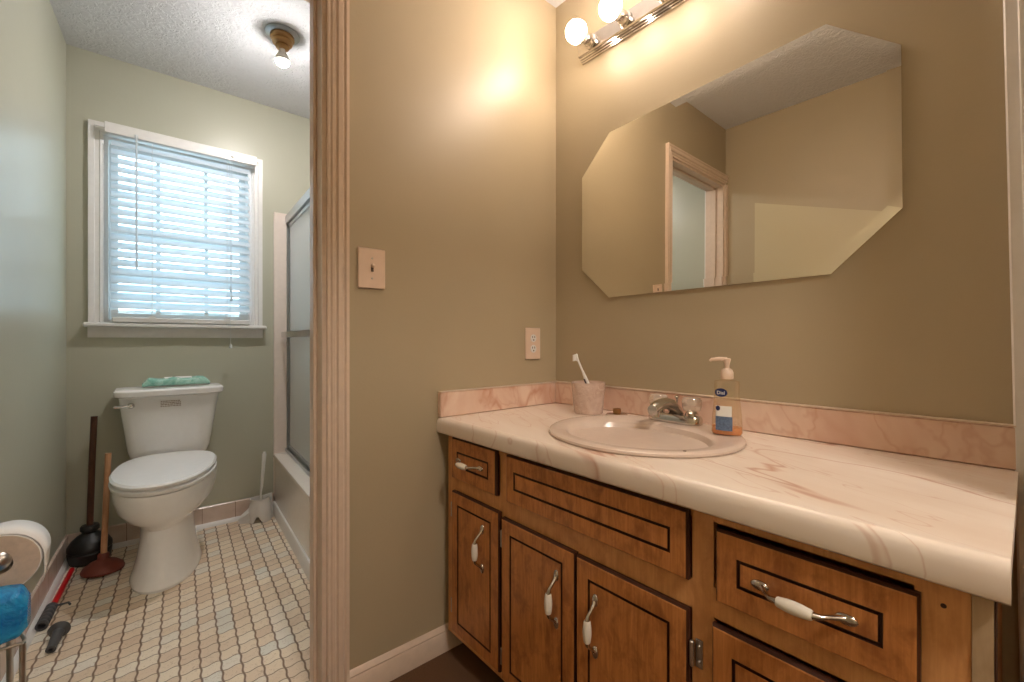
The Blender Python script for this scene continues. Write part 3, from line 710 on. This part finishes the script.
for y, z in ((.969, .485), (.969, .152), (1.228, .494), (1.228, .180), (.087, .46), (.087, .17)):
    MB().lathe([(.0028, -.024), (.0045, -.022), (.0045, .022), (.0028, .024)], (FX-.007, y, z), (0, 0, 1), 10).box((FX-.003, y-.003, z-.022), (FX-.0002, y+.003, z+.022)).build('hinge', 'steel', vc)

# worktop with sink cut-out and rolled front edge
WY0, WY1, WT = .014, 1.284, .789
wt = thing('worktop', 'cream marble-look laminate worktop with rolled front edge on the wooden vanity', 'worktop', (1.05, .65, .745))
SX, SY, SA, SB = 1.05, .69, .243, .258
mb = MB(); ha, hb = SA-.02, SB-.02; rx0, rx1 = .785, 1.333
angs = sorted(set([2*pi*i/64 for i in range(64)] + [math.atan2(y-SY, x-SX) % (2*pi) for x in (rx0, rx1) for y in (WY0, WY1)]))
def bd(a_):
    c_, s_ = math.cos(a_), math.sin(a_); tt = []
    if abs(c_) > 1e-9: tt.append(((rx1 if c_ > 0 else rx0)-SX)/c_)
    if abs(s_) > 1e-9: tt.append(((WY1 if s_ > 0 else WY0)-SY)/s_)
    k = min(q for q in tt if q > 0); return SX+k*c_, SY+k*s_
inner = [(SX+ha*math.cos(a_), SY+hb*math.sin(a_)) for a_ in angs]; outer = [bd(a_) for a_ in angs]
TB_ = .760
mb.loft([[Vector((*q, TB_)) for q in inner], [Vector((*q, WT)) for q in inner], [Vector((*q, WT)) for q in outer], [Vector((*q, TB_)) for q in outer], [Vector((*q, TB_)) for q in inner]], False, False)
fp = [(.7851, WT), (.779, WT+.0012), (.773, WT+.0012), (.767, WT-.003), (.763, WT-.010), (.7615, WT-.02), (.7615, WT-.040), (.763, WT-.047), (.767, WT-.050), (.790, WT-.050), (.790, TB_), (.7851, TB_)]
mb.loft([[Vector((x, y, z)) for x, z in fp] for y in (WY0, WY1)])
mb.build('top', 'marble', wt)
mb = MB(); mb.box((1.313, WY0, WT+.0005), (1.3335, WY1, .876), bev=.003); mb.box((.764, WY1-.020, WT+.0012), (1.3125, WY1, .874), bev=.003); mb.build('backsplash', 'marblep', wt)
# pale bead of caulk
mb = MB(); mb.box((1.311, WY0+.003, .876), (1.3338, WY1, .8785)); mb.box((.766, WY1-.021, .874), (1.311, WY1+.0003, .8765)); mb.build('edge_bead', 'trim', wt)

# sink
sk = thing('washbasin', 'almond coloured round drop-in washbasin set in the marble worktop', 'sink', (SX, SY, WT))
IX, IY, IA, IB = 1.022, .69, .162, .196
mb = MB(); n = 64
E = lambda cx_, cy_, a_, b_, z: [Vector((cx_+a_*math.cos(2*pi*i/n), cy_+b_*math.sin(2*pi*i/n), z)) for i in range(n)]
mb.loft([E(SX, SY, SA-.03, SB-.03, WT-.01), E(SX, SY, SA-.022, SB-.022, WT+.0006), E(SX, SY, SA-.003, SB-.003, WT+.0006), E(SX, SY, SA, SB, WT+.004), E(SX, SY, SA-.001, SB-.001, WT+.009), E(SX, SY, SA-.008, SB-.008, WT+.013), E(SX, SY, SA-.018, SB-.018, WT+.0125), E(IX+.004, IY, IA+.012, IB+.012, WT+.010), E(IX, IY, IA, IB, WT+.004), E(IX, IY, IA-.012, IB-.014, WT-.02), E(IX, IY, IA-.03, IB-.035, WT-.07), E(IX, IY, IA-.065, IB-.08, WT-.115), E(IX, IY, .05, .055, WT-.135), E(IX, IY, .022, .022, WT-.138)], True, True)
mb.build('basin', 'sink', sk)
MB().lathe([(.021, 0), (.021, .003), (.012, .003), (.010, -.004)], (IX, IY, WT-.1378), n=20).build('drain', 'chrome', sk)
MB().lathe([(.004, 0), (.004, .0012)], (SX-SA*.93*math.cos(math.radians(55)), SY-SB*.93*math.sin(math.radians(55)), WT+.0125), n=10).build('chip', 'creamd', sk)

# faucet
RZ = WT+.0128
fx_, fy_ = 1.236, .695
fc = thing('faucet', 'chrome washbasin faucet with two clear acrylic knobs', 'faucet', (fx_, fy_, RZ))
mb = MB(); mb.loft([rrect(fx_, fy_, .026, .084, .025, RZ), rrect(fx_, fy_, .026, .084, .025, RZ+.016), rrect(fx_, fy_, .021, .079, .021, RZ+.024), rrect(fx_, fy_, .012, .07, .012, RZ+.026)]); mb.build('base', 'chrome', fc)
mb = MB(); rings = []
for x, z, hw, hh in ((fx_+.018, RZ+.014, .024, .013), (fx_+.004, RZ+.034, .023, .018), (fx_-.02, RZ+.052, .020, .018), (fx_-.05, RZ+.060, .0175, .0165), (fx_-.08, RZ+.059, .0165, .016), (fx_-.108, RZ+.052, .0165, .017), (fx_-.122, RZ+.046, .0155, .0155)):
    rings.append([Vector((x, fy_+hw*math.cos(a_), z+hh*math.sin(a_))) for a_ in [2*pi*i/20 for i in range(20)]])
mb.loft(rings); mb.lathe([(.0115, 0), (.0115, .022), (.009, .024)], (fx_-.100, fy_, RZ+.048), (-.12, 0, -1), 18); mb.build('spout', 'chrome', fc)
for sy_ in (-1, 1):
    y = fy_+sy_*.054
    MB().lathe([(.019, 0), (.018, .008), (.012, .013), (.009, .016)], (fx_, y, RZ+.0245), n=20).build('knob_base', 'chrome', fc)
    mb = MB(); n_ = 32; rings = []
    for z, r in ((.012, .015), (.016, .023), (.026, .0265), (.044, .0275), (.052, .0235), (.054, .012)):
        rings.append([Vector((fx_+r*(1+.05*math.cos(8*a_))*math.cos(a_), y+r*(1+.05*math.cos(8*a_))*math.sin(a_), RZ+.0245+z)) for a_ in [2*pi*i/n_ for i in range(n_)]])
    mb.loft(rings); mb.build('knob', 'acrylic', fc, label='clear acrylic knob')
MB().tube([(fx_+.014, fy_, RZ+.03), (fx_+.014, fy_, RZ+.070)], .003, 8).lathe([(.003, 0), (.007, .003), (.007, .007), (.003, .010)], (fx_+.014, fy_, RZ+.068), n=14).build('lift_rod', 'chrome', fc)

# sink stopper
sp = thing('sink_strainer', 'metal sink strainer with a brown centre knob on the worktop behind the basin', 'sink strainer', (1.245, .912, WT))
MB().lathe([(.036, .0008), (.038, .004), (.034, .008), (.02, .010), (.014, .011)], (1.245, .912, WT), n=30).build('flange', 'chrome', sp)
MB().lathe([(.013, .0112), (.0145, .018), (.013, .026), (.006, .028)], (1.245, .912, WT), n=18).build('knob', 'brass', sp)

# cup + toothbrush
cpx, cpy = 1.222, 1.018
cu = thing('tumbler', 'pale pink tumbler holding a toothbrush in the worktop corner', 'tumbler', (cpx, cpy, WT))
MB().lathe([(.049, .0006), (.0505, .003), (.060, .106), (.0605, .110), (.0585, .110), (.049, .006), (.02, .005)], (cpx, cpy, WT), n=40).build('cup', 'cupm', cu)
tb = thing('toothbrush', 'white and grey toothbrush leaning in the pale pink tumbler', 'toothbrush', (cpx, cpy, WT+.01))
A = Vector((cpx+.028, cpy-.024, WT+.012)); B = Vector((cpx-.012, cpy+.044, WT+.198)); dv = B-A
MB().tube([A, A+dv*.2, A+dv*.45, A+dv*.62, A+dv*.75, A+dv*.92, B], .005, 12, rs=[.004, .006, .0065, .006, .0035, .0035, .005]).build('handle', 'label', tb)
sdv = Vector((-.62, .35, 0)).normalized()
MB().tube([A+dv*.1+sdv*.004, A+dv*.35+sdv*.005, A+dv*.58+sdv*.005], .0045, 10).build('rubber_grip', 'grey', tb)
mb = MB(); q = B; mb.loft([[q+sdv*.0035+Vector((0, 0, s_*1.0))+Vector((-sdv.y, sdv.x, 0))*k_ for s_, k_ in ((-.012, -.0045), (-.012, .0045), (.010, .0045), (.010, -.0045))], [q+sdv*.014+Vector((0, 0, s_*1.0-.003))+Vector((-sdv.y, sdv.x, 0))*k_ for s_, k_ in ((-.012, -.0045), (-.012, .0045), (.010, .0045), (.010, -.0045))]]); mb.build('bristles', 'label', tb)
mb = MB(); mb.ball(B+Vector((0, 0, -.001)), 1, 14, 8, .005, .005, .014); mb.build('head', 'label', tb)

# soap dispenser
bx, by = 1.172, .512
so = thing('soap_dispenser', 'clear pump bottle with amber hand soap and blue print on the basin rim', 'soap dispenser', (bx, by, RZ))
yaw = math.atan2(by, bx) - math.radians(8)     # bottle's front turned towards the room
Rz = Matrix.Translation((bx, by, 0)) @ Matrix.Rotation(yaw, 4, 'Z')
def ov(hx_, hy_, z, n=32, e=.8): return [Rz @ Vector((hx_*math.copysign(abs(math.cos(a_))**e, math.cos(a_)), hy_*math.copysign(abs(math.sin(a_))**e, math.sin(a_)), z)) for a_ in [2*pi*i/n for i in range(n)]]
z0 = RZ+.0006
MB().loft([ov(.020, .034, z0), ov(.023, .037, z0+.006), ov(.022, .035, z0+.05), ov(.020, .030, z0+.10), ov(.0195, .0295, z0+.134), ov(.0185, .0285, z0+.138), ov(.012, .013, z0+.141), ov(.012, .013, z0+.144)]).build('bottle', 'bottle', so)
MB().loft([ov(.019, .033, z0+.001), ov(.0215, .0355, z0+.006), ov(.0212, .0348, z0+.020)]).build('soap_liquid', 'soap', so)
mb = MB(); mb.lathe([(.0145, 0), (.0155, .002), (.0155, .018), (.014, .020), (.013, .024), (.009, .027), (.006, .028)], (bx, by, z0+.1435), n=26); mb.build('collar', 'cream', so)
tip = Rz @ Vector((-.006, .036, 0)); mb = MB()
mb.lathe([(.006, 0), (.006, .01), (.009, .022), (.0095, .026), (.004, .027)], (bx, by, z0+.1705), n=18)
mb.tube([(bx, by, z0+.194), ((bx+tip.x)/2, (by+tip.y)/2, z0+.196), (tip.x, tip.y, z0+.194), (tip.x+(tip.x-bx)*.12, tip.y+(tip.y-by)*.12, z0+.190)], .005, 12, rs=[.006, .0052, .0042, .003]); mb.build('pump', 'cream', so)
# label on the front: sits 0.6 mm off the face
def front(l, z, off=.0012):      # l along the bottle's width (+ = right as seen), z height
    k = (z-z0)/.14; hx_ = .0228-.0042*k; hy_ = .0365-.008*k
    u = max(-1, min(1, -l/hy_)); x = -hx_*(1-abs(u)**(2/.8))**(.8/2)
    return Rz @ Vector((x-off, -l, z))
def patch(name, l0, l1, za, zb, m, off=.0012, oval=False):
    mb = MB()
    if oval:
        c_ = ((l0+l1)/2, (za+zb)/2); n_ = 24
        ring_ = [front(c_[0]+(l1-l0)/2*math.cos(2*pi*i/n_), c_[1]+(zb-za)/2*math.sin(2*pi*i/n_), off) for i in range(n_)]
        mb.face([mb.bm.verts.new(v) for v in ring_])
    else:
        mb.loft([[front(l0+(l1-l0)*i/6, z, off) for i in range(7)] for z in [za+(zb-za)*k/4 for k in range(5)]], False, False, closed=False)
    return mb.build(name, m, so)
patch('label', -.024, .014, z0+.022, z0+.075, 'label')
patch('label_print', -.024, .016, z0+.012, z0+.048, 'print', .0018)
patch('brand_oval', -.027, .004, z0+.098, z0+.120, 'navy', .0022, True)
patch('seal_dot', -.024, -.013, z0+.062, z0+.075, 'navy', .0022, True)
def on_front(l, z, off): 
    P0 = front(l, z, off); ax = (front(l+.004, z, off)-front(l-.004, z, off)).normalized(); up = Vector((0, 0, 1)); nr = ax.cross(up).normalized(); up = nr.cross(ax)
    m4 = Matrix((ax, up, nr)).transposed().to_4x4(); m4.translation = P0; return m4
text_part('brand_lettering', 'Dial', .0125, M['label'], so, on_front(-.0115, z0+.1085, .003))

# ================================================================== MIRROR
mi = thing('mirror', 'frameless eight-sided mirror on the olive wall above the washbasin', 'mirror', (1.325, .66, 1.21))
poly = [(1.006, 1.815), (1.136, 1.683), (1.136, 1.323), (1.006, 1.206), (.323, 1.213), (.187, 1.348), (.190, 1.721), (.334, 1.847)]
def inset(poly, d_):
    n_ = len(poly); res = []
    cx_ = sum(p_[0] for p_ in poly)/n_; cz_ = sum(p_[1] for p_ in poly)/n_
    lines = []
    for i in range(n_):
        a_ = Vector(poly[i]); b_ = Vector(poly[(i+1) % n_]); t_ = (b_-a_).normalized(); nn = Vector((-t_.y, t_.x))
        if nn.dot(Vector((cx_, cz_))-a_) < 0: nn = -nn
        lines.append((a_+nn*d_, t_))
    for i in range(n_):
        p_, t_ = lines[i-1]; q_, u_ = lines[i]
        k = ((q_.x-p_.x)*u_.y-(q_.y-p_.y)*u_.x)/(t_.x*u_.y-t_.y*u_.x); r_ = p_+t_*k; res.append((r_.x, r_.y))
    return res
ip = inset(poly, .026)
mb = MB(); mb.loft([[Vector((1.3335, y, z)) for y, z in poly], [Vector((1.3270-(1.85-z)*.0048, y, z)) for y, z in poly], [Vector((1.3259-(1.85-z)*.0048, y, z)) for y, z in ip]], True, True)
o = mb.build('glass', 'mirror', mi, ang=.2)
for p_ in o.data.polygons: p_.use_smooth = False

# ================================================================== LIGHT BAR
LZ = 2.172
lb = thing('vanity_light_bar', 'brushed chrome vanity light bar with round globe bulbs above the mirror', 'light', (1.31, .84, LZ))
mb = MB(); pr = [(0, -.056), (-.008, -.056), (-.009, -.050), (-.014, -.050), (-.015, -.043), (-.021, -.043), (-.022, -.036), (-.032, -.034), (-.032, .034), (-.022, .036), (-.021, .043), (-.015, .043), (-.014, .050), (-.009, .050), (-.008, .056), (0, .056)]
mb.loft([[Vector((XV-.0005+x, y, LZ+z*.78)) for x, z in pr] for y in (.535, 1.136)]); mb.build('backplate', 'chrome', lb, ang=20)
for k in range(4):
    y = 1.070-.152*k
    MB().lathe([(.026, 0), (.026, .006), (.021, .010), (.019, .030), (.016, .034)], (XV-.033, y, LZ), (-1, 0, 0), 24).build('socket', 'chrome', lb)
    g_ = MB().lathe([(.0370, .0355), (.0385, .048), (.0365, .062), (.029, .075), (.018, .083), (.007, .086)], (XV-.068, y, LZ), (-1, 0, 0), 26).build('globe_bulb', 'bulb', lb)
    MB().lathe([(.0125, .0), (.0135, .006), (.021, .012), (.031, .022), (.0372, .0355)], (XV-.068, y, LZ), (-1, 0, 0), 26).build('bulb_neck', 'ceramic', g_)

# ceiling fixture in the toilet room
cl = thing('ceiling_lamp', 'brass ceiling lamp holder with a bare glowing bulb above the toilet', 'ceiling lamp', (.50, 2.20, H))
MB().lathe([(.072, 0), (.072, -.004), (.066, -.009), (.05, -.012)], (.50, 2.20, H-.0005), n=36).build('canopy', 'alu', cl)
MB().lathe([(.050, -.011), (.050, -.024), (.042, -.030), (.044, -.036), (.040, -.046), (.028, -.052), (.030, -.058), (.026, -.066), (.018, -.070)], (.50, 2.20, H), n=30).build('lamp_holder', 'brass', cl)
g_ = MB().lathe([(.0283, -.125), (.024, -.136), (.012, -.145), (.004, -.147)], (.50, 2.20, H), n=24).build('bulb', 'tbulb', cl)
MB().lathe([(.012, -.068), (.013, -.080), (.020, -.092), (.0265, -.104), (.029, -.116), (.0283, -.125)], (.50, 2.20, H), n=24).build('bulb_neck', 'ceramic', g_)
# added fill lamp, unseen behind the camera, brightens the cabinet fronts
hl = thing('hall_fill_lamp', 'added round fill lamp on the unseen hallway ceiling', 'ceiling lamp', (.35, -.85, H))
MB().lathe([(.15, 0), (.15, -.02), (.14, -.025)], (.35, -.85, H-.0005), n=30).build('pan', 'brass', hl)
MB().lathe([(.135, -.026), (.125, -.05), (.09, -.07), (.02, -.08)], (.35, -.85, H), n=30).build('added_fill_diffuser', 'hall_fill', hl)

# ================================================================== SWITCH + OUTLET
sw = thing('light_switch', 'cream toggle light switch on the partition wall beside the doorway', 'light switch', (.536, YP, 1.263))
MB().box((.493, YP-.0065, 1.202), (.578, YP-.0004, 1.323), bev=.0025).build('plate', 'cream', sw)
MB().box((.532, YP-.0075, 1.253), (.540, YP-.0064, 1.273)).build('slot', 'creamd', sw)
MB().box((.5315, YP-.020, 1.262), (.5405, YP-.007, 1.272), rot=Matrix.Translation((.536, YP, 1.263)) @ Matrix.Rotation(math.radians(-18), 4, 'X') @ Matrix.Translation((-.536, -YP, -1.263)), bev=.002).build('toggle', 'cream', sw)
for z in (1.293, 1.233): MB().lathe([(.003, 0), (.002, .001)], (.536, YP-.0065, z), (0, -1, 0), 10).build('screw', 'steel', sw)
ou = thing('wall_outlet', 'cream double power outlet on the wall near the worktop corner', 'power outlet', (1.198, YP, 1.034))
MB().box((1.158, YP-.0065, .972), (1.238, YP-.0004, 1.097), bev=.0025).build('plate', 'cream', ou)
for z in (1.056, 1.014):
    MB().lathe([(.0155, 0), (.0155, .0015), (.013, .002)], (1.198, YP-.0064, z), (0, -1, 0), 24).build('receptacle', 'trimw', ou)
    mb = MB(); mb.box((1.191, YP-.0092, z+.001), (1.1935, YP-.0082, z+.009)); mb.box((1.2025, YP-.0092, z+.001), (1.205, YP-.0082, z+.009)); mb.lathe([(.0028, 0), (.0028, .001)], (1.198, YP-.0083, z-.007), (0, -1, 0), 10); mb.build('slots', 'creamd', ou)
